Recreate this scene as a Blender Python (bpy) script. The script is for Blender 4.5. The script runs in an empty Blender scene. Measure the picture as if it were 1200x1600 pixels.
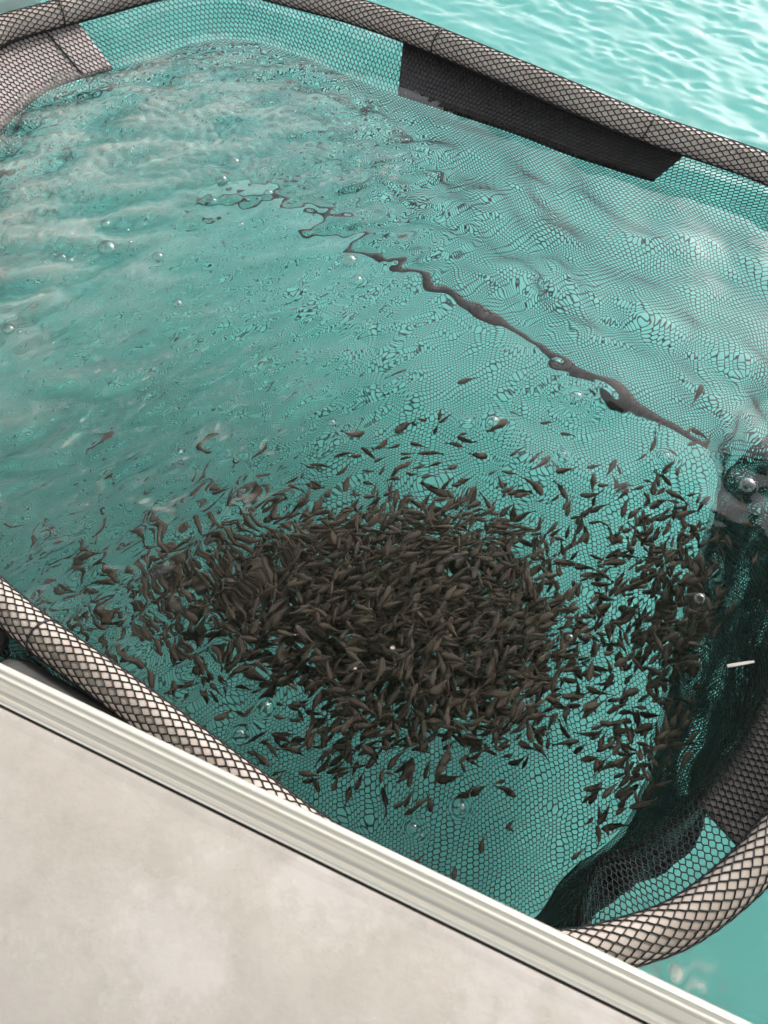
import bpy, math, random
import numpy as np

R = math.radians
rng = np.random.default_rng(11)
random.seed(5)
S = bpy.context.scene
COL = S.collection

# ------------------------------------------------------------------ camera, sky, sun, exposure
cam_d = bpy.data.cameras.new('camera')
cam = bpy.data.objects.new('camera', cam_d)
COL.objects.link(cam)
cam.location = (0, 0, 1.25)
cam.rotation_euler = (R(90 - 63.5), 0, 0)
cam_d.sensor_fit = 'VERTICAL'
cam_d.sensor_height = 24
cam_d.lens = 24 * 1164 / 1600
cam_d.clip_start = 0.02
cam_d.clip_end = 800
S.camera = cam
cam_d.dof.use_dof = True           # the phone's small real aperture, focused on the water surface
cam_d.dof.focus_distance = 1.40
cam_d.dof.aperture_fstop = 4.2

SUN_AZ, SUN_EL = 46.0, 33.0      # azimuth of the sun from +X towards +Y, elevation
sd = np.array([math.cos(R(SUN_AZ)) * math.cos(R(SUN_EL)), math.sin(R(SUN_AZ)) * math.cos(R(SUN_EL)), math.sin(R(SUN_EL))])
world = bpy.data.worlds.new('World')
S.world = world
world.use_nodes = True
wn = world.node_tree
bg = wn.nodes['Background']
sky = wn.nodes.new('ShaderNodeTexSky')
sky.sky_type = 'NISHITA'
sky.sun_disc = False
sky.sun_elevation = R(SUN_EL)
sky.sun_rotation = R(90 - SUN_AZ)
sky.dust_density = 2.0
hs = wn.nodes.new('ShaderNodeHueSaturation')
hs.inputs['Saturation'].default_value = 0.30      # bright hazy overcast
wn.links.new(sky.outputs[0], hs.inputs['Color'])
wn.links.new(hs.outputs[0], bg.inputs[0])
bg.inputs[1].default_value = 0.15

sun_d = bpy.data.lights.new('sun', 'SUN')
sun_d.energy = 0.8
sun_d.angle = R(5)
sun_d.color = (1.0, 0.95, 0.88)
sun = bpy.data.objects.new('sun', sun_d)
COL.objects.link(sun)
from mathutils import Vector, Matrix
sun.rotation_euler = Vector(sd).to_track_quat('Z', 'Y').to_euler()

S.view_settings.view_transform = 'Standard'
S.view_settings.look = 'None'
S.view_settings.exposure = 1.35
S.view_settings.gamma = 1.0
S.view_settings.use_curve_mapping = False
S.cycles.max_bounces = 10
S.cycles.transmission_bounces = 8
S.cycles.transparent_max_bounces = 16
S.cycles.diffuse_bounces = 3
S.cycles.caustics_refractive = True
S.cycles.caustics_reflective = False
S.cycles.blur_glossy = 0.3
S.cycles.sample_clamp_indirect = 30
S.cycles.use_denoising = True

# ------------------------------------------------------------------ helpers
def new_mat(name):
    m = bpy.data.materials.new(name)
    m.use_nodes = True
    nt = m.node_tree
    b = nt.nodes['Principled BSDF']
    return m, nt, b

def nd(nt, kind, **kw):
    n = nt.nodes.new(kind)
    for k, v in kw.items():
        setattr(n, k, v)
    return n

def noise(nt, scale, detail=3, rough=0.5, coord='Object', stretch=None):
    tc = nd(nt, 'ShaderNodeTexCoord')
    t = nd(nt, 'ShaderNodeTexNoise')
    t.inputs['Scale'].default_value = scale
    t.inputs['Detail'].default_value = detail
    t.inputs['Roughness'].default_value = rough
    if stretch:
        mp = nd(nt, 'ShaderNodeMapping')
        mp.vector_type = 'TEXTURE'
        mp.inputs['Scale'].default_value = [1 / q for q in stretch[0]]
        mp.inputs['Rotation'].default_value = stretch[1]
        nt.links.new(tc.outputs[coord], mp.inputs[0])
        nt.links.new(mp.outputs[0], t.inputs['Vector'])
    else:
        nt.links.new(tc.outputs[coord], t.inputs['Vector'])
    return t.outputs['Fac']

def ramp(nt, fac, stops):
    r = nd(nt, 'ShaderNodeValToRGB')
    while len(r.color_ramp.elements) < len(stops):
        r.color_ramp.elements.new(0.5)
    for e, (p, c) in zip(r.color_ramp.elements, stops):
        e.position = p
        e.color = (*c, 1)
    nt.links.new(fac, r.inputs[0])
    return r.outputs[0]

def bump(nt, b, h, strength, dist):
    n = nd(nt, 'ShaderNodeBump')
    n.inputs['Strength'].default_value = strength
    n.inputs['Distance'].default_value = dist
    nt.links.new(h, n.inputs['Height'])
    nt.links.new(n.outputs[0], b.inputs['Normal'])

def mesh_np(name, V, F, smooth=False):
    """fast mesh from arrays; F is (n,3) or (n,4)"""
    me = bpy.data.meshes.new(name)
    V = np.asarray(V, np.float32)
    F = np.asarray(F, np.int32)
    k = F.shape[1]
    me.vertices.add(len(V))
    me.vertices.foreach_set('co', V.ravel())
    me.loops.add(F.size)
    me.loops.foreach_set('vertex_index', F.ravel())
    me.polygons.add(len(F))
    me.polygons.foreach_set('loop_start', np.arange(0, F.size, k, dtype=np.int32))
    me.polygons.foreach_set('loop_total', np.full(len(F), k, np.int32))
    if smooth:
        me.polygons.foreach_set('use_smooth', np.ones(len(F), bool))
    me.update(calc_edges=True)
    me.validate()
    return me

def obj(name, me, mat=None, parent=None, loc=None, kind=None, label=None):
    o = bpy.data.objects.new(name, me)
    COL.objects.link(o)
    if mat is not None and me is not None and not me.materials:
        me.materials.append(mat)
    if parent is not None:
        o.parent = parent
    if loc is not None:
        o.location = loc
    if kind:
        o['kind'] = kind
    if label:
        o['label'] = label
    return o

def thing(o, label, cat, group=None):
    o['label'] = label
    o['category'] = cat
    if group:
        o['group'] = group
    return o

def catmull(P, n, closed):
    """resample control points to n points, evenly by arc length"""
    P = np.asarray(P, float)
    m = len(P)
    out = []
    segs = m if closed else m - 1
    for i in range(segs):
        if closed:
            p0, p1, p2, p3 = P[(i - 1) % m], P[i], P[(i + 1) % m], P[(i + 2) % m]
        else:
            p0, p1, p2, p3 = P[max(i - 1, 0)], P[i], P[i + 1], P[min(i + 2, m - 1)]
        d = [max(np.linalg.norm(b - a), 1e-6) ** 0.5 for a, b in ((p0, p1), (p1, p2), (p2, p3))]
        t0, t1 = 0, d[0]; t2 = t1 + d[1]; t3 = t2 + d[2]
        for t in np.linspace(t1, t2, 40, endpoint=False):
            A1 = (t1 - t) / (t1 - t0) * p0 + (t - t0) / (t1 - t0) * p1
            A2 = (t2 - t) / (t2 - t1) * p1 + (t - t1) / (t2 - t1) * p2
            A3 = (t3 - t) / (t3 - t2) * p2 + (t - t2) / (t3 - t2) * p3
            B1 = (t2 - t) / (t2 - t0) * A1 + (t - t0) / (t2 - t0) * A2
            B2 = (t3 - t) / (t3 - t1) * A2 + (t - t1) / (t3 - t1) * A3
            out.append((t2 - t) / (t2 - t1) * B1 + (t - t1) / (t2 - t1) * B2)
    out.append(P[0] if closed else P[-1])
    out = np.array(out)
    s = np.r_[0, np.cumsum(np.linalg.norm(np.diff(out, axis=0), axis=1))]
    q = np.linspace(0, s[-1], n + 1 if closed else n)
    r = np.stack([np.interp(q, s, out[:, k]) for k in range(P.shape[1])], 1)
    return (r[:-1] if closed else r), s[-1]

def smooth_field(n, cell, lmin, lmax, ani=None, seed=0):
    """band-limited random height field (periodic, n*n, unit rms SLOPE)"""
    g = np.random.default_rng(seed)
    k = np.fft.fftfreq(n, cell)
    kx, ky = np.meshgrid(k, k, indexing='ij')
    if ani is not None:
        a, st = ani
        c, s_ = math.cos(a), math.sin(a)
        u, v = kx * c + ky * s_, -kx * s_ + ky * c
        kk = np.sqrt((u * st) ** 2 + v ** 2)
    else:
        kk = np.sqrt(kx ** 2 + ky ** 2)
    amp = np.zeros_like(kk)
    m = kk > 0
    amp[m] = np.exp(-(np.log(kk[m] * math.sqrt(lmin * lmax)) / (0.5 * math.log(lmax / lmin) + 1e-6)) ** 2) / kk[m] ** 1.5
    h = np.fft.ifft2(amp * (g.normal(size=kk.shape) + 1j * g.normal(size=kk.shape))).real
    sx, sy = np.gradient(h, cell)
    return h / math.sqrt((sx ** 2 + sy ** 2).mean())

def sstep(x, a, b):
    t = np.clip((x - a) / (b - a), 0, 1)
    return t * t * (3 - 2 * t)

# ------------------------------------------------------------------ materials
def make_water():
    m = bpy.data.materials.new('water')
    m.use_nodes = True
    nt = m.node_tree
    nt.nodes.clear()
    out = nd(nt, 'ShaderNodeOutputMaterial')
    g = nd(nt, 'ShaderNodeBsdfGlass')
    g.inputs['IOR'].default_value = 1.333
    at = nd(nt, 'ShaderNodeAttribute'); at.attribute_name = 'froth_and_sheen'
    sep = nd(nt, 'ShaderNodeSeparateColor')
    nt.links.new(at.outputs['Color'], sep.inputs[0])
    nt.links.new(sep.outputs[1], g.inputs['Roughness'])       # capillary chop finer than the mesh
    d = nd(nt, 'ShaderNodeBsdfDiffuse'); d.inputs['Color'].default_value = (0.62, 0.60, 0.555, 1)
    mx = nd(nt, 'ShaderNodeMixShader')                         # froth, plus pale veil and streaks painted in for reflected sky
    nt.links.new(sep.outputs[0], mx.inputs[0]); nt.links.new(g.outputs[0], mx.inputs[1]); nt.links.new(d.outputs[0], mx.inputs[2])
    nt.links.new(mx.outputs[0], out.inputs['Surface'])
    return m
M_water = make_water()

M_murk, nt, b = new_mat('turquoise_depths')
nt.links.new(ramp(nt, noise(nt, 1.6, 2), [(0.3, (0.132, 0.425, 0.380)), (0.7, (0.168, 0.485, 0.435))]), b.inputs['Base Color'])
b.inputs['Roughness'].default_value = 1.0
b.inputs['Specular IOR Level'].default_value = 0.0

M_net, nt, b = new_mat('black_net_cord')
nt.links.new(ramp(nt, noise(nt, 40, 2), [(0.3, (0.010, 0.011, 0.012)), (0.7, (0.022, 0.022, 0.022))]), b.inputs['Base Color'])
b.inputs['Roughness'].default_value = 0.45

M_tube, nt, b = new_mat('cream_float_tube')
nt.links.new(ramp(nt, noise(nt, 9, 5, 0.6), [(0.25, (0.42, 0.335, 0.29)), (0.5, (0.56, 0.46, 0.405)), (0.75, (0.63, 0.535, 0.475))]), b.inputs['Base Color'])
b.inputs['Roughness'].default_value = 0.33

M_fabric, nt, b = new_mat('dark_brown_fabric')
nt.links.new(ramp(nt, noise(nt, 30, 5, 0.7), [(0.3, (0.030, 0.024, 0.024)), (0.7, (0.060, 0.048, 0.046))]), b.inputs['Base Color'])
b.inputs['Roughness'].default_value = 0.6
bump(nt, b, noise(nt, 400, 2), 0.4, 0.002)

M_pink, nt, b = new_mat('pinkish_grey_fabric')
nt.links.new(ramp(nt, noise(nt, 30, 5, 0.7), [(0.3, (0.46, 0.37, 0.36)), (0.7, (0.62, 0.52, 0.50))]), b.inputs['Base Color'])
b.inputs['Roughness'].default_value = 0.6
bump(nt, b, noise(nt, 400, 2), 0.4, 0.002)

M_strap, nt, b = new_mat('dark_seam_webbing')
nt.links.new(ramp(nt, noise(nt, 60, 4, 0.7), [(0.3, (0.06, 0.052, 0.048)), (0.7, (0.17, 0.145, 0.13))]), b.inputs['Base Color'])
b.inputs['Roughness'].default_value = 0.7

M_fish, nt, b = new_mat('brown_fish_skin')
oi = nd(nt, 'ShaderNodeObjectInfo')
nt.links.new(ramp(nt, noise(nt, 60, 3), [(0.3, (0.060, 0.047, 0.037)), (0.7, (0.165, 0.128, 0.100))]), b.inputs['Base Color'])
b.inputs['Roughness'].default_value = 0.55
b.inputs['Specular IOR Level'].default_value = 0.1

M_deck, nt, b = new_mat('painted_deck')
f1 = noise(nt, 1.9, 9, 0.68)
c1 = ramp(nt, f1, [(0.36, (0.57, 0.495, 0.45)), (0.495, (0.62, 0.54, 0.495)), (0.515, (0.665, 0.585, 0.55)), (0.75, (0.70, 0.62, 0.59))])
f2 = noise(nt, 14, 6, 0.7)
c2 = ramp(nt, f2, [(0.36, (0.90, 0.90, 0.89)), (0.55, (1.0, 1.0, 1.0)), (0.66, (1.0, 1.0, 1.0)), (0.70, (1.08, 1.08, 1.09))])
mm = nd(nt, 'ShaderNodeMix', data_type='RGBA', blend_type='MULTIPLY')
mm.inputs[0].default_value = 1.0
nt.links.new(c1, mm.inputs[6]); nt.links.new(c2, mm.inputs[7]); nt.links.new(mm.outputs[2], b.inputs['Base Color'])
nt.links.new(ramp(nt, f1, [(0.47, (0.25,) * 3), (0.53, (0.5,) * 3)]), b.inputs['Roughness'])
bump(nt, b, noise(nt, 26, 7, 0.62), 0.22, 0.004)

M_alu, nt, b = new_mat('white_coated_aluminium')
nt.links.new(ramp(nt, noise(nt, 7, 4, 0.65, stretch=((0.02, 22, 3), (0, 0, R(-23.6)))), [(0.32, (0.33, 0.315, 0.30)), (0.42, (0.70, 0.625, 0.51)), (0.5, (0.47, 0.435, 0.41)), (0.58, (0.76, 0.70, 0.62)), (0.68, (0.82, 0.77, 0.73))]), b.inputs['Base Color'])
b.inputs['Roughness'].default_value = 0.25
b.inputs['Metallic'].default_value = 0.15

M_rubber, nt, b = new_mat('grey_rubber')
nt.links.new(ramp(nt, noise(nt, 12, 5, 0.6), [(0.3, (0.05, 0.05, 0.05)), (0.7, (0.11, 0.105, 0.10))]), b.inputs['Base Color'])
b.inputs['Roughness'].default_value = 0.6

M_seal, nt, b = new_mat('black_seal')
b.inputs['Base Color'].default_value = (0.07, 0.07, 0.068, 1)
b.inputs['Roughness'].default_value = 0.5

M_hull, nt, b = new_mat('hull_paint')
nt.links.new(ramp(nt, noise(nt, 3, 5, 0.6), [(0.3, (0.74, 0.73, 0.71)), (0.7, (0.84, 0.83, 0.81))]), b.inputs['Base Color'])
b.inputs['Roughness'].default_value = 0.3

M_canvas, nt, b = new_mat('beige_canvas')
b.inputs['Base Color'].default_value = (0.74, 0.62, 0.50, 1)  # cloth of the unseen canopy, warm so it bounces warm light onto the deck
b.inputs['Roughness'].default_value = 0.9

M_bottom, nt, b = new_mat('dark_unseen_bottom')
b.inputs['Base Color'].default_value = (0.02, 0.025, 0.03, 1)  # dark tone added to cut light bounced up beside the boat
b.inputs['Roughness'].default_value = 0.8

# ------------------------------------------------------------------ water surface (a rippled sheet out to the horizon)
BUB = [   # bubbles floating on the water: x, y, radius in metres
    (-0.079, 1.255, 0.0231),
    (-0.060, 1.194, 0.0170),
    (-0.510, 1.265, 0.0159),
    (-0.450, 1.129, 0.0139),
    (-0.647, 1.371, 0.0149),
    (-0.629, 1.290, 0.0262),
    (-0.730, 1.265, 0.0159),
    (-0.798, 1.053, 0.0164),
    (-0.392, 1.520, 0.0185),
    (-0.368, 1.577, 0.0219),
    (-0.404, 1.444, 0.0121),
    (-0.274, 1.466, 0.0137),
    (-0.332, 1.365, 0.0104),
    (-0.196, 0.262, 0.0117),
    (-0.235, 0.218, 0.0104),
    (0.390, 0.882, 0.0169),
    (0.693, 0.678, 0.0244),
    (0.166, 0.823, 0.0115),
    (-0.105, 0.820, 0.0115),
    (0.548, 0.742, 0.0112),
    (0.349, 0.746, 0.0112),
    (0.321, 0.380, 0.0089),
    (0.558, 0.450, 0.0147),
    (0.045, 0.076, 0.0089),
    (0.057, 0.065, 0.0059),
    (0.120, 0.106, 0.0100),
    (0.360, 0.970, 0.0107),
    (0.217, 0.823, 0.0179),
    (-0.707, 1.255, 0.0115),
    (-0.751, 1.274, 0.0101),
]
for c_ in ((-0.72, 1.27), (-0.62, 1.31), (-0.40, 1.50), (-0.78, 1.05)):      # froth of tiny bubbles round the larger ones
    for _ in range(7):
        BUB.append((c_[0] + random.gauss(0, 0.035), c_[1] + random.gauss(0, 0.022), random.uniform(0.003, 0.0065)))
NF, CELL = 1024, 0.0045
FX0, FY0 = -2.3, -1.3
B1 = smooth_field(NF, CELL, 0.13, 0.28, seed=1)
B2 = smooth_field(NF, CELL, 0.035, 0.075, seed=2)
B3 = smooth_field(NF, CELL, 0.05, 0.18, ani=(R(150), 2.4), seed=3)
B4 = smooth_field(NF, CELL, 0.04, 0.12, ani=(R(36), 2.2), seed=4)
B5 = smooth_field(NF, CELL, 0.018, 0.04, seed=5)
B6 = smooth_field(NF, CELL, 0.15, 0.5, seed=6)
B8 = smooth_field(NF, CELL, 0.020, 0.05, ani=(R(150), 2.2), seed=8)
B7 = smooth_field(NF, CELL, 0.05, 0.13, ani=(R(10), 2.4), seed=7)

def samp(Fd, x, y):
    u = ((x - FX0) / CELL) % NF
    v = ((y - FY0) / CELL) % NF
    i = np.floor(u).astype(int); j = np.floor(v).astype(int)
    a = u - i; c = v - j
    i %= NF; j %= NF
    i1 = (i + 1) % NF; j1 = (j + 1) % NF
    return Fd[i, j] * (1 - a) * (1 - c) + Fd[i1, j] * a * (1 - c) + Fd[i, j1] * (1 - a) * c + Fd[i1, j1] * a * c

# control points of the floating rim (metres, on the water), anticlockwise seen from above
RIM = [(-0.03, 2.075), (0.323, 1.831), (0.617, 1.636), (0.893, 1.494), (1.06, 1.36), (1.10, 1.16), (1.00, 0.85), (0.86, 0.52),
       (0.70, 0.20), (0.559, 0.042), (0.431, -0.044), (0.355, -0.07), (0.255, -0.088), (0.19, -0.080), (0.03, -0.006), (-0.10, 0.062), (-0.203, 0.128), (-0.406, 0.264),
       (-0.647, 0.425), (-0.93, 0.68), (-1.12, 1.02), (-1.20, 1.42), (-1.14, 1.78), (-1.01, 2.004), (-0.898, 2.074), (-0.781, 2.141),
       (-0.60, 2.235), (-0.43, 2.26), (-0.25, 2.19)]
rim, RIM_L = catmull(RIM, 720, True)
def inside(x, y):
    px, py = rim[:, 0], rim[:, 1]
    ins = np.zeros(np.shape(x), bool)
    j = len(px) - 1
    for i in range(0, len(px), 6):
        k = (i + 6) % len(px)
        c = ((py[i] > y) != (py[k] > y))
        with np.errstate(divide='ignore', invalid='ignore'):
            ins ^= c & (x < (px[k] - px[i]) * (y - py[i]) / (py[k] - py[i] + 1e-12) + px[i])
    return ins

def height(x, y):
    far = 1 - sstep(np.hypot(x, y - 1), 6, 18)
    ins = inside(x, y)
    I = np.where(ins, 1.0, 0.0)
    outw = 1 - I
    # turbulence inside the pen where water wells up (metres)
    left = np.exp(-(((x + 0.72) / 0.40) ** 2 + ((y - 0.80) / 0.60) ** 2)) * I
    upl = np.exp(-(((x + 0.85) / 0.38) ** 2 + ((y - 1.40) / 0.35) ** 2)) * I
    topl = np.exp(-(((x + 0.50) / 0.40) ** 2 + ((y - 1.78) / 0.30) ** 2)) * I
    mid = np.exp(-(((x + 0.12) / 0.22) ** 2 + ((y - 1.42) / 0.22) ** 2))
    diag = np.exp(-((((x + 0.45) * 0.79 + (y - 0.72) * 0.61) / 0.45) ** 2 + ((-(x + 0.45) * 0.61 + (y - 0.72) * 0.79) / 0.16) ** 2))
    patch = 0.6 + 0.8 * np.clip(samp(B6, x, y) * 12 + 0.5, 0, 1)
    h = 0.034 * samp(B1, x, y) * patch + 0.0145 * samp(B2, x, y) * patch
    h += outw * (0.095 * samp(B3, x, y) + 0.15 * samp(B8, x, y) * (0.5 + 0.9 * np.clip(samp(B6, x * 1.7, y * 1.7) * 12 + 0.5, 0, 1)))
    h += 0.28 * left * samp(B4, x, y) + 0.20 * left * samp(B8, x, -y) + 0.34 * diag * samp(B4, x + .7, y + .4) + upl * (0.36 * samp(B7, x, y) + 0.20 * samp(B5, x, y))
    h += topl * (0.36 * samp(B5, x, y) + 0.22 * samp(B7, x + 1, y)) + 0.24 * mid * samp(B4, x + .5, y + .2)
    h = h * far
    # rings round the swirl and the freshly broken bubbles, and the meniscus lifted by each bubble
    for (cx, cy, amp, lam, dec) in ((-0.258, 1.232, 0.0009, 0.035, 0.10), (0.386, 0.865, 0.00035, 0.026, 0.05), (-0.07, 1.22, 0.0005, 0.024, 0.05)):
        d = np.hypot(x - cx, y - cy)
        h += amp * np.cos(2 * math.pi * d / lam) * np.exp(-d / dec)
    d = np.hypot(x - 0.387, y - 0.85)
    h -= 0.0016 * np.exp(-(d / 0.045) ** 2)
    for (bx, by, br) in BUB:
        d2 = (x - bx) ** 2 + (y - by) ** 2
        h += 0.15 * min(br, 0.013) * np.exp(-d2 / (1.2 * br) ** 2)
        dd_ = np.sqrt(d2)
        h += 0.022 * min(br, 0.011) * np.cos(2 * math.pi * dd_ / (1.15 * br)) * np.exp(-dd_ / (1.8 * br))
    return h
def axis(lo, hi, step, ext, growth):
    a = list(np.arange(lo, hi + step / 2, step))
    s, p = step, a[-1]
    while p < ext:
        s *= growth; p += s; a.append(p)
    s, p = step, a[0]
    while p > -ext:
        s *= growth; p -= s; a.insert(0, p)
    return np.array(a)
ax = axis(-1.35, 1.35, 0.006, 260, 1.12)
ay = axis(-0.25, 2.75, 0.006, 260, 1.12)
gx, gy = np.meshgrid(ax, ay, indexing='ij')
hz = height(gx, gy)
nx, ny = len(ax), len(ay)
idx = np.arange(nx * ny).reshape(nx, ny)
quads = np.stack([idx[:-1, :-1], idx[1:, :-1], idx[1:, 1:], idx[:-1, 1:]], -1).reshape(-1, 4)
me = mesh_np('sea_surface', np.stack([gx, gy, hz], -1).reshape(-1, 3), quads, True)
def froth_and_sheen(x, y):
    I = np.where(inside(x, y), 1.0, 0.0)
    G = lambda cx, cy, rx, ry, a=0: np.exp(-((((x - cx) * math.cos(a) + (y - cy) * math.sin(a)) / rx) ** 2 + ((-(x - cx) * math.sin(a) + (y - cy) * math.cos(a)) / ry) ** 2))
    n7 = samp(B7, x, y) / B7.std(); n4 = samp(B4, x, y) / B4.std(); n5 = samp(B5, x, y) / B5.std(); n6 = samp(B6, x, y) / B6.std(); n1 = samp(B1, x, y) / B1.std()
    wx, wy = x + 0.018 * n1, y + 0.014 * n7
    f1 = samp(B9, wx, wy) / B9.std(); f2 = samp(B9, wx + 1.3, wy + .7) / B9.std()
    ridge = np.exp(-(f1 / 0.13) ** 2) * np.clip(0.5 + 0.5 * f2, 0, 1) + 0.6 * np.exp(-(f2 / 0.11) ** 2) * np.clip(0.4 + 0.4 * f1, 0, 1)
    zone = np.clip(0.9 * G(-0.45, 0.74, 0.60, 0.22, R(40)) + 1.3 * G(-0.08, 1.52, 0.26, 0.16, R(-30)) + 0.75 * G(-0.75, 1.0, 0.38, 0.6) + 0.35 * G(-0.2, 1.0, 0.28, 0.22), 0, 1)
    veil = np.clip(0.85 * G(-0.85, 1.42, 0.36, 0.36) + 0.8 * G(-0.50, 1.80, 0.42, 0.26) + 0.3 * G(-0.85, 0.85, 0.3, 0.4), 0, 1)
    foam_and_sheen = 0.34 * zone * ridge * np.clip(0.55 + 0.35 * n5 + 0.2 * n4, 0, 1.2) + veil * np.clip(0.17 + 0.10 * n7 + 0.04 * n5 + 0.03 * n6, 0, 0.4)  # grey veil and ridge streaks paint reflected sky into the froth colour
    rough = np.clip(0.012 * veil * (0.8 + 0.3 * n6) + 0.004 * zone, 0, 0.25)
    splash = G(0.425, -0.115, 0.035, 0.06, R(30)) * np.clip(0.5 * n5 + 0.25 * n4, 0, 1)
    return np.clip(foam_and_sheen, 0, 0.6) * I + 0.8 * splash * (1 - I), (rough + 0.006 + 0.016 * np.clip(0.5 + 0.6 * n6, 0, 1) * G(-0.05, 0.42, 0.65, 0.38)) * I
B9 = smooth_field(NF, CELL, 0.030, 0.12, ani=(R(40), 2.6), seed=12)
fo, ro = froth_and_sheen(gx, gy)
ca = me.color_attributes.new('froth_and_sheen', 'FLOAT_COLOR', 'POINT')
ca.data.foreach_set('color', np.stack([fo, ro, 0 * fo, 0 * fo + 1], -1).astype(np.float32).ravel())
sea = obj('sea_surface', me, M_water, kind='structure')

me = mesh_np('murk_sheet', [(-260, -260, -1.75), (260, -260, -1.75), (260, 260, -1.75), (-260, 260, -1.75)], [(0, 1, 2, 3)])
murk_sheet = obj('murk_sheet', me, M_murk, kind='structure')  # opaque sheet standing in for light scattered back by murky water

# ------------------------------------------------------------------ the floating net pen
pen = obj('floating_net_pen', None, loc=(0, 0, 0))
thing(pen, 'floating black net pen with cream tube rim holding small brown fish', 'net pen')
TR, TZ = 0.0298, 0.056

def sweep(path, rad, nseg, closed, z=None):
    P = np.asarray(path, float)
    if P.shape[1] == 2:
        P = np.c_[P, np.full(len(P), z)]
    n = len(P)
    T = (np.roll(P, -1, 0) - np.roll(P, 1, 0)) if closed else np.gradient(P, axis=0)
    T /= np.linalg.norm(T, axis=1)[:, None]
    N = np.cross(T, [0, 0, 1.0]); N /= np.linalg.norm(N, axis=1)[:, None]
    B = np.cross(N, T)
    return P, T, N, B

def tube_mesh(name, path, rad, nseg=16, closed=False, z=None, wob=0.0):
    P, T, N, B = sweep(path, rad, nseg, closed, z)
    n = len(P)
    th = np.linspace(0, 2 * math.pi, nseg, endpoint=False)
    rr = np.full(n, rad) * (1 + wob * np.sin(np.linspace(0, 60, n)) if wob else 1)
    V = P[:, None] + rr[:, None, None] * (np.cos(th)[None, :, None] * N[:, None] + np.sin(th)[None, :, None] * B[:, None])
    ii = np.arange(n if closed else n - 1)
    F = []
    for j in range(nseg):
        k = (j + 1) % nseg
        F.append(np.stack([ii * nseg + j, ii * nseg + k, ((ii + 1) % n) * nseg + k, ((ii + 1) % n) * nseg + j], 1))
    V = V.reshape(-1, 3); F = np.concatenate(F)
    if not closed:
        V = np.r_[V, P[:1], P[-1:]]
        c0, c1 = n * nseg, n * nseg + 1
        caps = [(c0, (j + 1) % nseg, j, j) for j in range(nseg)] + [(c1, (n - 1) * nseg + j, (n - 1) * nseg + (j + 1) % nseg, (n - 1) * nseg + (j + 1) % nseg) for j in range(nseg)]
        me = bpy.data.meshes.new(name)
        me.from_pydata(V.tolist(), [], F.tolist() + [c[:3] for c in caps])
        for p in me.polygons: p.use_smooth = True
        return me
    return mesh_np(name, V, F, True)

rim3 = np.c_[rim, TZ + 0.008 * np.sin(np.linspace(0, 8 * math.pi, len(rim), endpoint=False))]
tube = obj('float_tube', tube_mesh('float_tube', rim3, TR, 20, True), M_tube, pen)

def hexnet(ncol, nrow, wrap, zig=0.27):
    """hexagonal net in unit (u,v) space: columns 0..ncol, rows 0..nrow; returns vertices and edges.
    brick-wall connectivity: each knot has two slanted cords and one upright cord"""
    # zig-zag rows: points at u=i*0.5, v alternating
    V = {}
    nu = ncol * 2
    uu, vv = np.meshgrid(np.arange(nu if wrap else nu + 1), np.arange(nrow + 1), indexing='ij')
    par = (uu + vv) % 2
    U = uu * 0.5
    W = vv + np.where(par == 0, -zig, zig)
    P = np.stack([U, W], -1).reshape(-1, 2)
    ids = np.arange(P.shape[0]).reshape(uu.shape)
    if wrap:
        e1 = np.stack([ids, np.roll(ids, -1, 0)], -1).reshape(-1, 2)
        du = np.zeros(len(e1)); 
    else:
        e1 = np.stack([ids[:-1], ids[1:]], -1).reshape(-1, 2)
    sel = par[:, :-1] == 1
    e2 = np.stack([ids[:, :-1][sel], ids[:, 1:][sel]], -1)
    return P, np.r_[e1, e2]

def cords(name, V, E, rad):
    """three-sided cords along the edges E between points V"""
    V = np.asarray(V, float)
    A, B = V[E[:, 0]], V[E[:, 1]]
    D = B - A
    L = np.linalg.norm(D, axis=1); L[L == 0] = 1
    D /= L[:, None]
    ref = np.where(np.abs(D[:, 2:3]) > 0.9, [[1.0, 0, 0]], [[0, 0, 1.0]])
    N = np.cross(D, ref); N /= np.linalg.norm(N, axis=1)[:, None]
    Bn = np.cross(D, N)
    vs = []
    for end, sgn in ((A, -1), (B, 1)):
        for k in range(3):
            t = 2 * math.pi * k / 3 + 0.5
            vs.append(end + D * sgn * rad * 0.5 + rad * (math.cos(t) * N + math.sin(t) * Bn))
    VV = np.stack(vs, 1).reshape(-1, 3)
    base = np.arange(len(E))[:, None] * 6
    F = np.concatenate([base + np.array([[k, (k + 1) % 3, 3 + (k + 1) % 3, 3 + k]]) for k in range(3)])
    return mesh_np(name, VV, F, True)

CW, CH = 0.0128, 0.0108     # width and height of one net opening
# net sleeve round the tube
ncol = int(round(RIM_L / CW)) // 2 * 2
nring = 14
P2, E2 = hexnet(nring, ncol, True, 0.38)          # u goes round the tube, v along it
Pp, Tt, Nn, Bb = sweep(rim3, 0, 0, True)
def along(arr, s):
    """periodic interpolation, s in 0..1"""
    n = len(arr); q = (s % 1.0) * n; i = np.floor(q).astype(int) % n; a = (q - np.floor(q))[:, None]
    return arr[i] * (1 - a) + arr[(i + 1) % n] * a
s_ = P2[:, 1] / ncol
th = P2[:, 0] / nring * 2 * math.pi
base = along(Pp, s_)
VN = base + (TR + 0.0012) * (np.cos(th)[:, None] * along(Nn, s_) + np.sin(th)[:, None] * along(Bb, s_))
obj('tube_netting', cords('tube_netting', VN, E2, 0.0013), M_net, tube, kind='stuff')

def s_of(x, y):
    return np.argmin(np.hypot(rim[:, 0] - x, rim[:, 1] - y)) / 720
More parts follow.
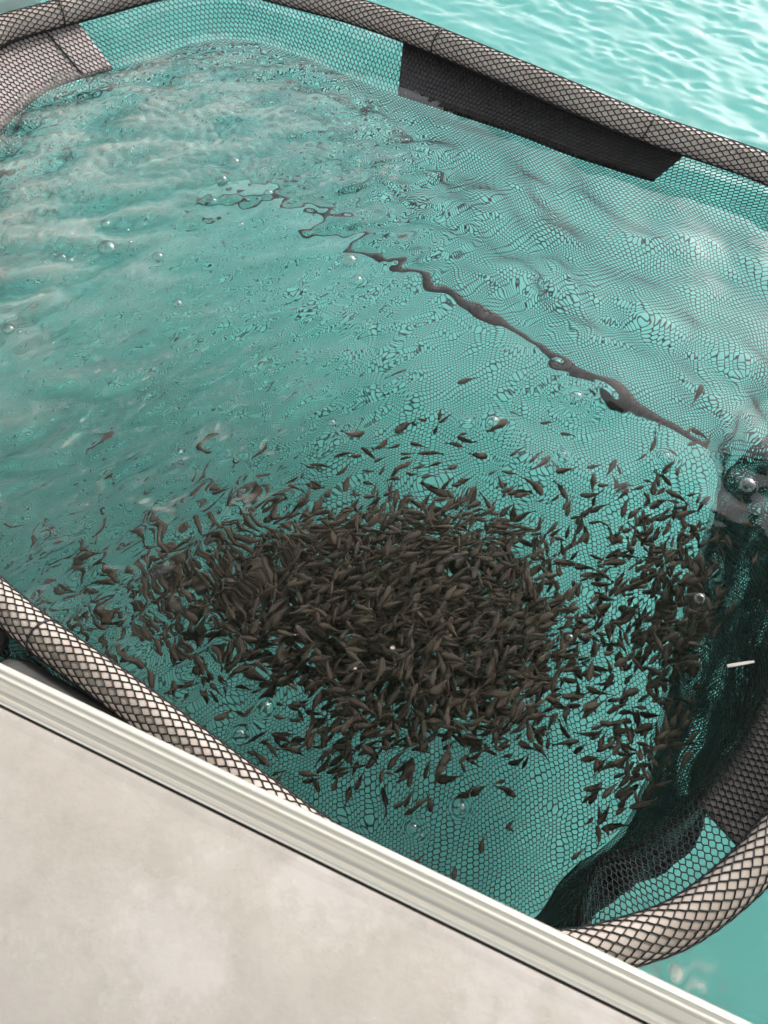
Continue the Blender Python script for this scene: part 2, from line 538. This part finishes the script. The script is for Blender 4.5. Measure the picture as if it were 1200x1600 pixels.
# bottom outline of the net, metres, point for point with the rim's control points
FZ = -1.10
FLOOR = [(-0.13, 2.05), (0.30, 1.76), (0.58, 1.53), (0.82, 1.35), (0.97, 1.23), (1.01, 1.15), (0.93, 0.86), (0.82, 0.60),
         (0.72, 0.36), (0.62, 0.14), (0.48, 0.03), (0.37, -0.08), (0.26, -0.14), (0.15, -0.14), (-0.03, -0.06), (-0.16, -0.02), (-0.29, 0.02), (-0.55, 0.12),
         (-0.82, 0.28), (-1.10, 0.58), (-1.28, 0.98), (-1.34, 1.42), (-1.22, 1.76), (-1.00, 1.96), (-0.90, 2.06), (-0.79, 2.16),
         (-0.62, 2.25), (-0.45, 2.26), (-0.30, 2.17)]
WATER = []
cen = np.array([-0.05, 1.05])
for p in RIM:
    p = np.array(p)
    d = (cen - p); d /= np.linalg.norm(d)
    near = sstep(-(p - np.array([0.03, 0.02])) @ np.array([0.42, 0.907]), -0.30, -0.12) * (p[0] < 0.3)
    base_in = 0.105 + 0.095 * sstep(0.45 - p[0], 0, 0.45) * (p[1] > 1.2)
    WATER.append(p + d * (base_in - (base_in + 0.02) * near))
# matched resampling: parameterise both by the rim's arc length
def matched(ctrl):
    m = len(RIM)
    c = np.asarray(ctrl, float)
    par, _ = catmull(np.c_[np.asarray(RIM), c], 720, True)
    return par[:, 2:4]
# note: resampling in 4D keeps the correspondence
c4, _ = catmull(np.c_[np.asarray(RIM), np.asarray(FLOOR), np.asarray(WATER)], 720, True)
top2, bot2, wat2 = c4[:, :2], c4[:, 2:4], c4[:, 4:6]
NZ = smooth_field(256, 0.01, 0.12, 0.5, seed=9)
def wall_pt(s, t):
    """s 0..1 round the pen, t = metres down the net from the tube (0 .. ~1.25)"""
    T_, W_, B_ = along(top2, s), along(wat2, s), along(bot2, s)
    tt = np.clip(t / 0.13, 0, 1)[:, None]
    up = T_ * (1 - tt) + W_ * tt
    k = np.clip((t - 0.13) / 1.10, 0, 1)[:, None]
    lo = W_ * (1 - k) + B_ * k
    xy = np.where(t[:, None] < 0.13, up, lo)
    z = np.where(t < 0.13, (TZ - 0.02) - (t / 0.13) * (TZ - 0.02 + 0.006), -0.006 - np.clip((t - 0.13) / 1.10, 0, 1.2) * (-FZ - 0.006))
    # slack folds
    i = (s * 730 * 1.0).astype(int) % 256; j = (t * 100).astype(int) % 256
    w = NZ[i, j]
    out = xy - along(np.tile(cen, (720, 1)), s); out /= np.linalg.norm(out, axis=1)[:, None]
    amp = 0.25 * np.clip((t - 0.1) / 0.25, 0, 1) * np.clip((1.23 - t) / 0.2, 0, 1)
    bulge = 0.05 * np.sin(np.clip(k[:, 0], 0, 1) * math.pi)
    xy = xy + out * (w * amp + bulge)[:, None]
    return np.c_[xy, z]
nrow = int(round(1.23 / CH))
P2, E2 = hexnet(int(RIM_L / CW), nrow, True)
VN = wall_pt(P2[:, 0] / int(RIM_L / CW), np.clip(P2[:, 1], 0, nrow) * CH)
obj('net_wall', cords('net_wall', VN, E2, 0.00122), M_net, pen, kind='stuff')

# floor of the net
def in_poly(poly, x, y):
    ins = np.zeros(np.shape(x), bool)
    n = len(poly)
    for i in range(n):
        a, c = poly[i], poly[(i + 1) % n]
        cnd = ((a[1] > y) != (c[1] > y))
        with np.errstate(divide='ignore', invalid='ignore'):
            ins ^= cnd & (x < (c[0] - a[0]) * (y - a[1]) / (c[1] - a[1] + 1e-12) + a[0])
    return ins
P2, E2 = hexnet(250, 290, False)
q = (P2 - np.array([125, 145])) * np.array([CW, CH])
a = R(-32)
q = q @ np.array([[math.cos(a), math.sin(a)], [-math.sin(a), math.cos(a)]]) + cen
keep = in_poly(bot2[::8], q[:, 0], q[:, 1])
E2 = E2[keep[E2[:, 0]] & keep[E2[:, 1]]]
i = ((q[:, 0] + 2) * 100).astype(int) % 256; j = ((q[:, 1] + 2) * 100).astype(int) % 256
VN = np.c_[q, FZ + 0.006 + NZ[i, j] * 0.2]
obj('net_floor', cords('net_floor', VN, E2, 0.00122), M_net, pen, kind='stuff')

# bottom seam webbing round the floor
ia = int(s_of(-0.60, 2.235) * 720); ib = int(s_of(1.085, 1.30) * 720)
sm = np.r_[bot2[ia:], bot2[:ib]][::2]
sm = np.c_[sm, np.full(len(sm), FZ)]
obj('seam_webbing', tube_mesh('seam_webbing', sm, 0.016, 8), M_strap, pen)

# dark fabric panels hanging between the rim and the water
def panel(s0, s1, t0, t1, off=0.004):
    ns, nt_ = 60, 10
    ss, tt = np.meshgrid(np.linspace(s0, s1, ns), np.linspace(t0, t1, nt_), indexing='ij')
    P = wall_pt(ss.ravel(), tt.ravel())
    out = P[:, :2] - cen; out /= np.linalg.norm(out, axis=1)[:, None]
    Pi = P.copy(); Pi[:, :2] += out * off
    Po = Pi.copy(); Po[:, :2] += out * 0.003
    V = np.r_[Pi, Po]
    n = ns * nt_
    ids = np.arange(n).reshape(ns, nt_)
    f = np.stack([ids[:-1, :-1], ids[1:, :-1], ids[1:, 1:], ids[:-1, 1:]], -1).reshape(-1, 4)
    F = [f, f[:, ::-1] + n]
    ring = np.r_[ids[:, 0], ids[-1, 1:], ids[-2::-1, -1], ids[0, -2:0:-1]]
    r2 = np.roll(ring, -1)
    F.append(np.stack([ring, ring + n, r2 + n, r2], 1))
    return mesh_np('fabric_panel', V, np.concatenate(F), True)
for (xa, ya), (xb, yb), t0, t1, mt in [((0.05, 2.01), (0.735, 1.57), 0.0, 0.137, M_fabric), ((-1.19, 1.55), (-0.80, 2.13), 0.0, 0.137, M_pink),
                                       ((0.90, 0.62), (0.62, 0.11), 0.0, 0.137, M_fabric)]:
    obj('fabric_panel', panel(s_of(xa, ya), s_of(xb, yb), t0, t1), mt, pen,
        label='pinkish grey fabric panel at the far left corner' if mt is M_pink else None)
sa, sb = s_of(1.10, 1.14), s_of(0.33, -0.075)
nc, nr = int((sb - sa) * RIM_L / 0.0085), int(1.04 / 0.0075)
P2, E2 = hexnet(nc, nr, False)
VN = wall_pt(sa + P2[:, 0] / nc * (sb - sa), 0.145 + np.clip(P2[:, 1], 0, nr) / nr * 1.07)
dd = VN[:, :2] - cen; VN[:, :2] += dd / np.linalg.norm(dd, axis=1)[:, None] * 0.012
obj('fine_mesh_lining', cords('fine_mesh_lining', VN, E2, 0.0018), M_net, pen, kind='stuff', label='closely woven dark lining hanging inside the right wall under water')
# lacing cord under the tube and tie cords round it
inn = np.array(rim3); dd = cen - inn[:, :2]; dd /= np.linalg.norm(dd, axis=1)[:, None]
inn[:, :2] += dd * 0.024; inn[:, 2] -= 0.019
inn += rng.normal(size=inn.shape) * 0.0006
obj('lacing_cord', tube_mesh('lacing_cord', inn, 0.0028, 6, True), M_net, pen)
for (xx, yy) in ((0.14, 1.955), (0.635, 1.625), (-0.87, 2.09), (-0.56, 0.36)):
    k = int(s_of(xx, yy) * 720)
    th = np.linspace(0, 2 * math.pi, 25)[:-1]
    ring = Pp[k] + (TR + 0.002) * (np.cos(th)[:, None] * Nn[k] + np.sin(th)[:, None] * Bb[k]) + Tt[k] * (0.006 * np.sin(th))[:, None]
    c = obj('tie_cord', tube_mesh('tie_cord', ring, 0.0018, 6, True), M_net, pen)
    if xx == -0.87:
        pts = wall_pt(np.full(8, k / 720 - 0.002), np.linspace(0, 0.14, 8)); pts[:, :2] += (cen - pts[:, :2]) * 0.006
        obj('cord_tail', tube_mesh('cord_tail', pts, 0.0025, 6), M_net, c)

# ------------------------------------------------------------------ the boat: deck, rail, side
e0, e1 = np.array([-0.497, 0.256]), np.array([0.394, -0.134])
ed = (e1 - e0) / np.linalg.norm(e1 - e0)         # along the deck edge
en = np.array([-ed[1], ed[0]])                    # outwards, over the water
boat = obj('boat', None, loc=(0, 0, 0))
thing(boat, 'off white boat deck with ribbed metal edge rail beside the net pen', 'boat')
def extrude(name, prof, x0, x1, mat, parent, smooth=False, nseg=1):
    """profile (outward, z) swept along the deck edge"""
    xs = np.linspace(x0, x1, nseg + 1)
    m = len(prof)
    V = []
    for x in xs:
        for (o, z) in prof:
            p = e0 + ed * x + en * o
            V.append((p[0], p[1], z))
    F = []
    for i in range(nseg):
        for j in range(m):
            k = (j + 1) % m
            F.append((i * m + j, i * m + k, (i + 1) * m + k, (i + 1) * m + j))
    F.append(tuple(range(m))[::-1]); F.append(tuple(range(nseg * m, nseg * m + m)))
    me = bpy.data.meshes.new(name)
    me.from_pydata(V, [], F)
    me.validate()
    if smooth:
        for p in me.polygons: p.use_smooth = True
        me.set_sharp_from_angle(angle=R(35))
    return obj(name, me, mat, parent)
# ribbed rail: outer edge at 0, inner edge at -0.052
prof = [(-0.044, 0.27)]
for o in np.linspace(-0.044, -0.006, 40):
    u = (o + 0.044) / 0.038
    prof.append((float(o), 0.2945 + 0.0035 * u + 0.0005 * math.cos(2 * math.pi * (1.2 * u + 2.1 * u * u)) + 0.00025 * math.cos(31 * u + 1) ))
prof += [(-0.003, 0.2965), (0.0, 0.291), (0.0, 0.276), (-0.006, 0.27)]
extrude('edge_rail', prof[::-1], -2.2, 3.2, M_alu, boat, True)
extrude('seal_strip', [(-0.0468, 0.27), (-0.0445, 0.27), (-0.0445, 0.2895), (-0.0468, 0.2895)], -2.2, 3.2, M_seal, boat)
extrude('deck', [(-2.0, 0.25), (-0.047, 0.25), (-0.047, 0.2915), (-0.0485, 0.2938), (-0.053, 0.2940), (-0.062, 0.2935), (-2.0, 0.2935)], -2.2, 3.2, M_deck, boat)
extrude('hull_side', [(-2.0, -0.02), (-0.068, -0.02), (-0.06, 0.248), (-2.0, 0.248)], -2.2, 3.2, M_hull, boat)
extrude('hull_bottom', [(-2.0, -1.35), (-0.35, -1.35), (-0.12, -1.1), (-0.0685, -0.023), (-2.0, -0.023)], -2.2, 3.2, M_bottom, boat)  # out of view; made deep and dark to dim the water by the boat
fp = [(-0.035 + 0.028 * math.cos(t), 0.20 + 0.045 * math.sin(t)) for t in np.linspace(0, 2 * math.pi, 16, endpoint=False)]
extrude('rub_strip', fp, -2.2, 3.2, M_rubber, boat, True)

# awning added over the boat, out of view, to shade deck and near water
aw = [(-2.0, 2.05)] + [(-2.0 + 4.2 * t, 2.05 + 0.16 * math.sin(math.pi * t)) for t in np.linspace(0.05, 0.95, 12)] + [(2.2, 2.05)]
extrude('unseen_awning', aw + [(o, z - 0.006) for o, z in aw[::-1]], -2.0, 3.0, M_canvas, boat, True)
for (o, x) in [(-1.9, -1.9), (-1.9, 2.9), (-0.12, -1.9), (-0.12, 2.9)]:
    p = e0 + ed * x + en * o
    obj('unseen_awning_post', tube_mesh('unseen_awning_post', [(p[0], p[1], 0.29), (p[0], p[1] + 0.001, 2.06)], 0.016, 12), M_alu, boat)

# white hull of another boat beyond the far left corner of the pen
hb = obj('moored_hull', None, loc=(-1.15, 2.08, 0))
thing(hb, 'pale grey hull side just beyond the top left rim of the net pen', 'boat')
hb.rotation_euler = (0, 0, R(35))
me = bpy.data.meshes.new('hull_side')
n = 14
V = []; F = []
for i in range(n + 1):
    u = i / n
    x = -2.0 + 2.9 * u
    bow = 0.55 * max(0, (u - 0.55) / 0.45) ** 2
    for (o, z) in [(0.12, -0.35), (0.02, -0.1), (-0.03, 0.25), (-0.05, 0.45), (-0.02, 0.49), (0.05, 0.50), (1.2, 0.50), (1.2, -0.35)]:
        oo = o + bow if o < 1 else o
        V.append((x, oo, z))
for i in range(n):
    for j in range(8):
        k = (j + 1) % 8
        F.append((i * 8 + j, (i + 1) * 8 + j, (i + 1) * 8 + k, i * 8 + k))
F.append(tuple(range(8))); F.append(tuple(range(n * 8, n * 8 + 8))[::-1])
me.from_pydata(V, [], F)
obj('hull_side', me, M_hull, hb)

# ------------------------------------------------------------------ fish
def fish_mesh(bend, name='fingerling'):
    L = 1.0
    st = [(-0.5, 0.006, 0.006), (-0.475, 0.04, 0.04), (-0.40, 0.085, 0.082), (-0.27, 0.118, 0.106), (-0.10, 0.118, 0.098), (0.08, 0.088, 0.066), (0.25, 0.046, 0.030), (0.36, 0.032, 0.014)]
    V, F = [], []
    ns = 8
    for (x, hh, ww) in st:
        for k in range(ns):
            t = 2 * math.pi * k / ns
            V.append([x, 1.12 * ww * math.cos(t), 1.05 * hh * math.sin(t)])
    for i in range(len(st) - 1):
        for k in range(ns):
            F.append((i * ns + k, i * ns + (k + 1) % ns, (i + 1) * ns + (k + 1) % ns, (i + 1) * ns + k))
    F.append(tuple(range(ns))[::-1])
    def fin(pts):
        b0 = len(V)
        for p in pts: V.append([p[0], 0.006, p[1]])
        for p in pts: V.append([p[0], -0.006, p[1]])
        m = len(pts)
        F.append(tuple(range(b0, b0 + m))); F.append(tuple(range(b0 + m, b0 + 2 * m))[::-1])
        for k in range(m):
            F.append((b0 + k, b0 + m + k, b0 + m + (k + 1) % m, b0 + (k + 1) % m))
    fin([(0.33, -0.03), (0.50, -0.11), (0.46, 0.0), (0.50, 0.11), (0.33, 0.03)])
    fin([(-0.12, 0.09), (0.02, 0.165), (0.22, 0.11), (0.24, 0.05), (0.0, 0.09)])
    fin([(0.05, -0.09), (0.14, -0.13), (0.24, -0.05), (0.1, -0.07)])
    for sgn in (-1, 1):
        b0 = len(V)
        V.extend([[-0.26, sgn * 0.07, -0.02], [-0.13, sgn * 0.17, -0.05], [-0.10, sgn * 0.12, -0.03], [-0.18, sgn * 0.075, -0.03]])
        F.append((b0, b0 + 1, b0 + 2, b0 + 3))
    V = np.array(V)
    ang = bend * (V[:, 0] + 0.2)
    yy = V[:, 1] + bend * 0.5 * np.clip(V[:, 0] + 0.2, -0.1, 1) ** 2
    V[:, 1] = yy
    me = bpy.data.meshes.new(name)
    me.from_pydata(V.tolist(), [], F)
    for p in me.polygons: p.use_smooth = True
    me.materials.append(M_fish)
    return me
fish_me = [fish_mesh(b_) for b_ in (-0.9, -0.35, 0.0, 0.4, 0.95)]

CLUMP = np.array([(-0.30, 0.62, -0.50), (-0.18, 0.70, -0.55), (-0.14, 0.52, -0.50), (-0.02, 0.66, -0.55), (-0.04, 0.44, -0.50), (0.06, 0.55, -0.48),
                  (0.10, 0.72, -0.60), (0.14, 0.42, -0.55), (0.20, 0.56, -0.55), (0.24, 0.68, -0.60), (0.26, 0.38, -0.50), (0.32, 0.54, -0.55), (0.04, 0.34, -0.50), (0.00, 0.54, -0.60)])
CLUMP_H = rng.normal(size=len(CLUMP)) * 0.7 + 0.3
def fish_spots(n):
    out = []
    while len(out) < n:
        r = rng.random()
        if r < 0.62:
            c = CLUMP[rng.integers(len(CLUMP))]
            p = rng.normal(size=3) * (0.10, 0.075, 0.11) + c
        elif r < 0.80:
            p = rng.normal(size=3) * (0.30, 0.19, 0.15) + (0.06, 0.60, -0.56)
        elif r < 0.88:
            p = rng.normal(size=3) * (0.07, 0.16, 0.15) + (0.66, 0.56, -0.50)
        elif r < 0.915:
            p = rng.normal(size=3) * (0.06, 0.14, 0.12) + (0.52, 0.16, -0.50)
        else:
            p = rng.normal(size=3) * (0.22, 0.09, 0.12) + (-0.34, 0.56, -0.45)
        if not (-1.0 < p[2] < -0.12): continue
        if not in_poly(bot2[::8] * 0.94 + cen * 0.06, np.array(p[0]), np.array(p[1])): continue
        out.append(p)
    return np.array(out)
NFISH = 6000
spots = fish_spots(NFISH)
order = np.argsort(-spots[:, 2])
spots = spots[order]
fish_rot = []
for p in spots:
    d = p[:2] - np.array([0.1, 0.55])
    near_c = np.argsort(((CLUMP - p) ** 2).sum(1))[0]
    hd = CLUMP_H[near_c] + rng.normal() * 0.65 + (math.pi if rng.random() < 0.3 else 0)
    fish_rot.append((rng.normal() * 0.25, rng.normal() * 0.25, hd))
proto = None
GR = 'brown fingerlings schooling inside the net'
LONE = [((0.21, 1.123, -0.4), 0.35, 'lone brown fish over the bright net just below the dark seam'),
        ((-0.525, 1.586, -0.35), 0.15, 'lone brown fish in the rough water at the far left of the pen'),
        ((0.424, 0.871, -0.4), 0.1, 'small brown fish just below the big ringed bubble'),
        ((0.428, 0.78, -0.4), 1.2, 'single brown fish pointing upright between the seam corner and the school'),
        ((-0.144, 0.192, -0.4), -0.1, 'single dark fish apart from the school next to the boat rail')]
for p, hd, lb in LONE:
    o = bpy.data.objects.new('fingerling', fish_me[2])
    COL.objects.link(o)
    o.location = p; o.rotation_euler = (0.1, 0, hd); o.scale = (0.055,) * 3
    thing(o, lb, 'fish')
for k in range(295):
    o = bpy.data.objects.new('fingerling', fish_me[k % 5])
    COL.objects.link(o)
    o.location = spots[k]
    o.rotation_euler = fish_rot[k]
    s = 0.048 * rng.uniform(0.6, 1.25)
    o.scale = (s, s, s)
    px, py = spots[k][0], spots[k][1]
    if px > 0.50:
        lb = 'small brown fish of the loose cluster beside the dark right net wall'
    elif py > 0.83:
        lb = 'small brown fish on the far fringe of the school, over bright net'
    elif px < -0.42:
        lb = 'small brown fish straggling from the school towards the left rim'
    elif py < 0.28:
        lb = 'small brown fish on the near fringe of the school, close to the boat rail'
    else:
        lb = 'small brown fish near the surface of the dense dark middle of the school'
    thing(o, lb, 'fish', GR)
# the rest of the school, deeper and uncountable
VV, FF, off = [], [], 0
from mathutils import Euler
for k in range(295, NFISH):
    me = fish_me[k % 5]
    co = np.array([v.co for v in me.vertices])
    m = np.array(Euler(fish_rot[k]).to_matrix())
    s = 0.048 * rng.uniform(0.6, 1.25)
    VV.append(co * s @ m.T + spots[k])
    FF += [tuple(i + off for i in p.vertices) for p in me.polygons]
    off += len(co)
me = bpy.data.meshes.new('fish_school')
me.from_pydata(np.concatenate(VV).tolist(), [], FF)
for p in me.polygons: p.use_smooth = True
o = obj('fish_school', me, M_fish, kind='stuff')
thing(o, 'deeper mass of small brown fish below the nearest ones', 'fish')


# ------------------------------------------------------------------ bubbles and bits floating on the water
M_bub = bpy.data.materials.new('bubble_film')
M_bub.use_nodes = True
nt = M_bub.node_tree
nt.nodes.clear()
out = nd(nt, 'ShaderNodeOutputMaterial'); mx = nd(nt, 'ShaderNodeMixShader'); tr = nd(nt, 'ShaderNodeBsdfTransparent'); gl = nd(nt, 'ShaderNodeBsdfGlossy'); fr = nd(nt, 'ShaderNodeFresnel')
fr.inputs['IOR'].default_value = 2.1
gl.inputs['Roughness'].default_value = 0.03
nt.links.new(fr.outputs[0], mx.inputs[0]); nt.links.new(tr.outputs[0], mx.inputs[1]); nt.links.new(gl.outputs[0], mx.inputs[2]); nt.links.new(mx.outputs[0], out.inputs['Surface'])
def bubble_mesh():
    V, F = [], []
    n, m = 20, 9
    for i in range(m):
        a = R(102) * (i + 1) / m
        for k in range(n):
            t = 2 * math.pi * k / n
            V.append((math.sin(a) * math.cos(t), math.sin(a) * math.sin(t), math.cos(a)))
    V.append((0, 0, 1))
    for k in range(n):
        F.append((m * n, k, (k + 1) % n))
        for i in range(m - 1):
            F.append((i * n + k, (i + 1) * n + k, (i + 1) * n + (k + 1) % n, i * n + (k + 1) % n))
    me = bpy.data.meshes.new('bubble')
    me.from_pydata(V, [], F)
    for p in me.polygons: p.use_smooth = True
    me.materials.append(M_bub)
    return me
BUB_LABEL = {0: 'larger of the two clear bubbles side by side below the start of the dark seam', 1: 'smaller of the two clear bubbles side by side below the start of the dark seam',
             2: 'clear bubble with bright rim alone on the turquoise water left of the seam', 3: 'small bubble on open turquoise water nearer than the bright rimmed one',
             5: 'biggest bubble in the grey water at the left edge of the pen', 9: 'larger bubble of the pair at the far left corner of the seam', 8: 'smaller bubble of the pair at the far left corner of the seam',
             13: 'clear bubble near the near left rim, farther from the rail', 14: 'clear bubble near the near left rim, close to the rail', 15: 'bubble in the middle of a smooth round ripple just below the seam',
             16: 'big bubble at the seam corner on the dark right net wall', 22: 'clear bubble among the fish beside the dark right net wall', 23: 'larger of two touching bubbles by the rail', 24: 'tiny one of two touching bubbles by the rail',
             25: 'bubble over dark water right of the touching pair by the rail', 26: 'small bubble floating right above the dark seam'}
bm_ = bubble_mesh()
for k, (bx, by, br) in enumerate(BUB):
    o = bpy.data.objects.new('air_bubble', bm_)
    COL.objects.link(o)
    zz = float(height(np.array([bx]), np.array([by]))[0])
    o.location = (bx, by, zz + 0.0)
    o.scale = (br * 0.8, br * 0.8, br * 0.62)
    lb = BUB_LABEL.get(k)
    if br < 0.0066 and k >= 30:
        lb = 'tiny bubble in a cluster of froth on the rough left water'
    if lb is None:
        lb = ('small clear bubble in the rough pale water at the left of the pen' if bx < -0.3 and by > 1.0 else
              'small clear bubble over the bright turquoise net right of the school' if bx > 0.1 and by > 0.6 else
              'small clear bubble over the dark water close to the boat')
    thing(o, lb, 'bubble', 'air bubbles on the water')

M_chip, nt, b = new_mat('pale_wood_chip')
nt.links.new(ramp(nt, noise(nt, 80, 3), [(0.3, (0.40, 0.32, 0.29)), (0.7, (0.66, 0.57, 0.53))]), b.inputs['Base Color'])
V = []
for x, w_, t_ in ((-0.5, 0.055, 0.03), (-0.3, 0.07, 0.035), (0.1, 0.065, 0.03), (0.5, 0.05, 0.025)):
    V += [(x, -w_, -t_), (x, w_, -t_), (x, w_ * 0.8, t_), (x, -w_ * 0.8, t_)]
F = [(i * 4 + k, (i + 1) * 4 + k, (i + 1) * 4 + (k + 1) % 4, i * 4 + (k + 1) % 4) for i in range(3) for k in range(4)] + [(3, 2, 1, 0), (12, 13, 14, 15)]
me = bpy.data.meshes.new('wood_chip'); me.from_pydata(V, [], F)
o = obj('wood_chip', me, M_chip, loc=(0.606, 0.334, float(height(np.array([0.606]), np.array([0.334]))[0]) + 0.0015))
o.scale = (0.048,) * 3; o.rotation_euler = (0, 0, R(9))
thing(o, 'pale pinkish wood chip floating over the dark right net wall', 'wood chip')
for (x, y, r, lb) in ((0.0143, 0.3626, 0.0042, 'larger white feed pellet floating over the dark middle of the school'), (-0.0489, 0.326, 0.003, 'smaller white feed pellet floating left of the larger one')):
    me = bpy.data.meshes.new('feed_pellet')
    V = [(math.cos(a) * c, math.sin(a) * c * 0.75, zz) for c, zz in ((0.7, -0.5), (1, 0), (0.75, 0.45)) for a in np.linspace(0, 2 * math.pi, 9)[:-1]]
    F = [(i * 8 + k, i * 8 + (k + 1) % 8, i * 8 + 8 + (k + 1) % 8, i * 8 + 8 + k) for i in range(2) for k in range(8)] + [tuple(range(8))[::-1], tuple(range(16, 24))]
    me.from_pydata(V, [], F)
    o = obj('feed_pellet', me, M_chip, loc=(x, y, float(height(np.array([x]), np.array([y]))[0]) + r * 0.2))
    o.scale = (r,) * 3
    thing(o, lb, 'feed pellet')
# drifting specks
V, F = [], []
for k in range(420):
    c = np.array([rng.uniform(-0.3, 0.75), rng.uniform(0.1, 0.9), -rng.uniform(0.01, 0.25)])
    if not in_poly(bot2[::8], np.array(c[0]), np.array(c[1])): continue
    r = rng.uniform(0.0005, 0.0012)
    b0 = len(V)
    V += [tuple(c + r * np.array(q)) for q in ((1, 0, 0), (-.5, .87, 0), (-.5, -.87, 0), (0, 0, 1.0), (0, 0, -1))]
    F += [(b0, b0 + 1, b0 + 3), (b0 + 1, b0 + 2, b0 + 3), (b0 + 2, b0, b0 + 3), (b0 + 1, b0, b0 + 4), (b0 + 2, b0 + 1, b0 + 4), (b0, b0 + 2, b0 + 4)]
me = bpy.data.meshes.new('drifting_specks'); me.from_pydata(V, [], F)
o = obj('drifting_specks', me, M_chip, kind='stuff')
thing(o, 'tiny pale specks drifting in the water over the school', 'specks')

def fender(a, b, r, lb):
    a, b = np.array(a), np.array(b)
    ts = np.r_[np.linspace(0, 0.12, 6), np.linspace(0.2, 0.8, 5), np.linspace(0.88, 1, 6)]
    rr = r * np.sqrt(np.clip(1 - (np.clip(np.abs(ts - 0.5) - 0.38, 0, 1) / 0.125) ** 2, 0.02, 1)) * (1 + 0.03 * np.cos(ts * 40))
    P = a + (b - a) * ts[:, None]
    T = (b - a) / np.linalg.norm(b - a); N = np.cross(T, [0, 0, 1]); N /= np.linalg.norm(N); B = np.cross(N, T)
    m = 16
    V = [tuple(P[i] + rr[i] * (math.cos(t) * N + math.sin(t) * B)) for i in range(len(ts)) for t in np.linspace(0, 2 * math.pi, m, endpoint=False)]
    F = [(i * m + k, i * m + (k + 1) % m, (i + 1) * m + (k + 1) % m, (i + 1) * m + k) for i in range(len(ts) - 1) for k in range(m)] + [tuple(range(m))[::-1], tuple(range((len(ts) - 1) * m, len(ts) * m))]
    me = bpy.data.meshes.new('boat_fender'); me.from_pydata(V, [], F)
    for p in me.polygons: p.use_smooth = True
    o = obj('boat_fender', me, M_rubber)
    thing(o, lb, 'fender')
def dk(x, o, z):
    p = e0 + ed * x + en * o
    return (p[0], p[1], z)
fender(dk(-0.60, 0.055, 0.05), dk(-0.16, 0.035, 0.05), 0.045, 'dark grey rubber fender between rail and net rim at the left edge')
fender(dk(-0.145, 0.0, 0.045), dk(0.16, -0.022, 0.045), 0.034, 'smaller dark grey rubber fender wedged under the rail, right of the other fender')
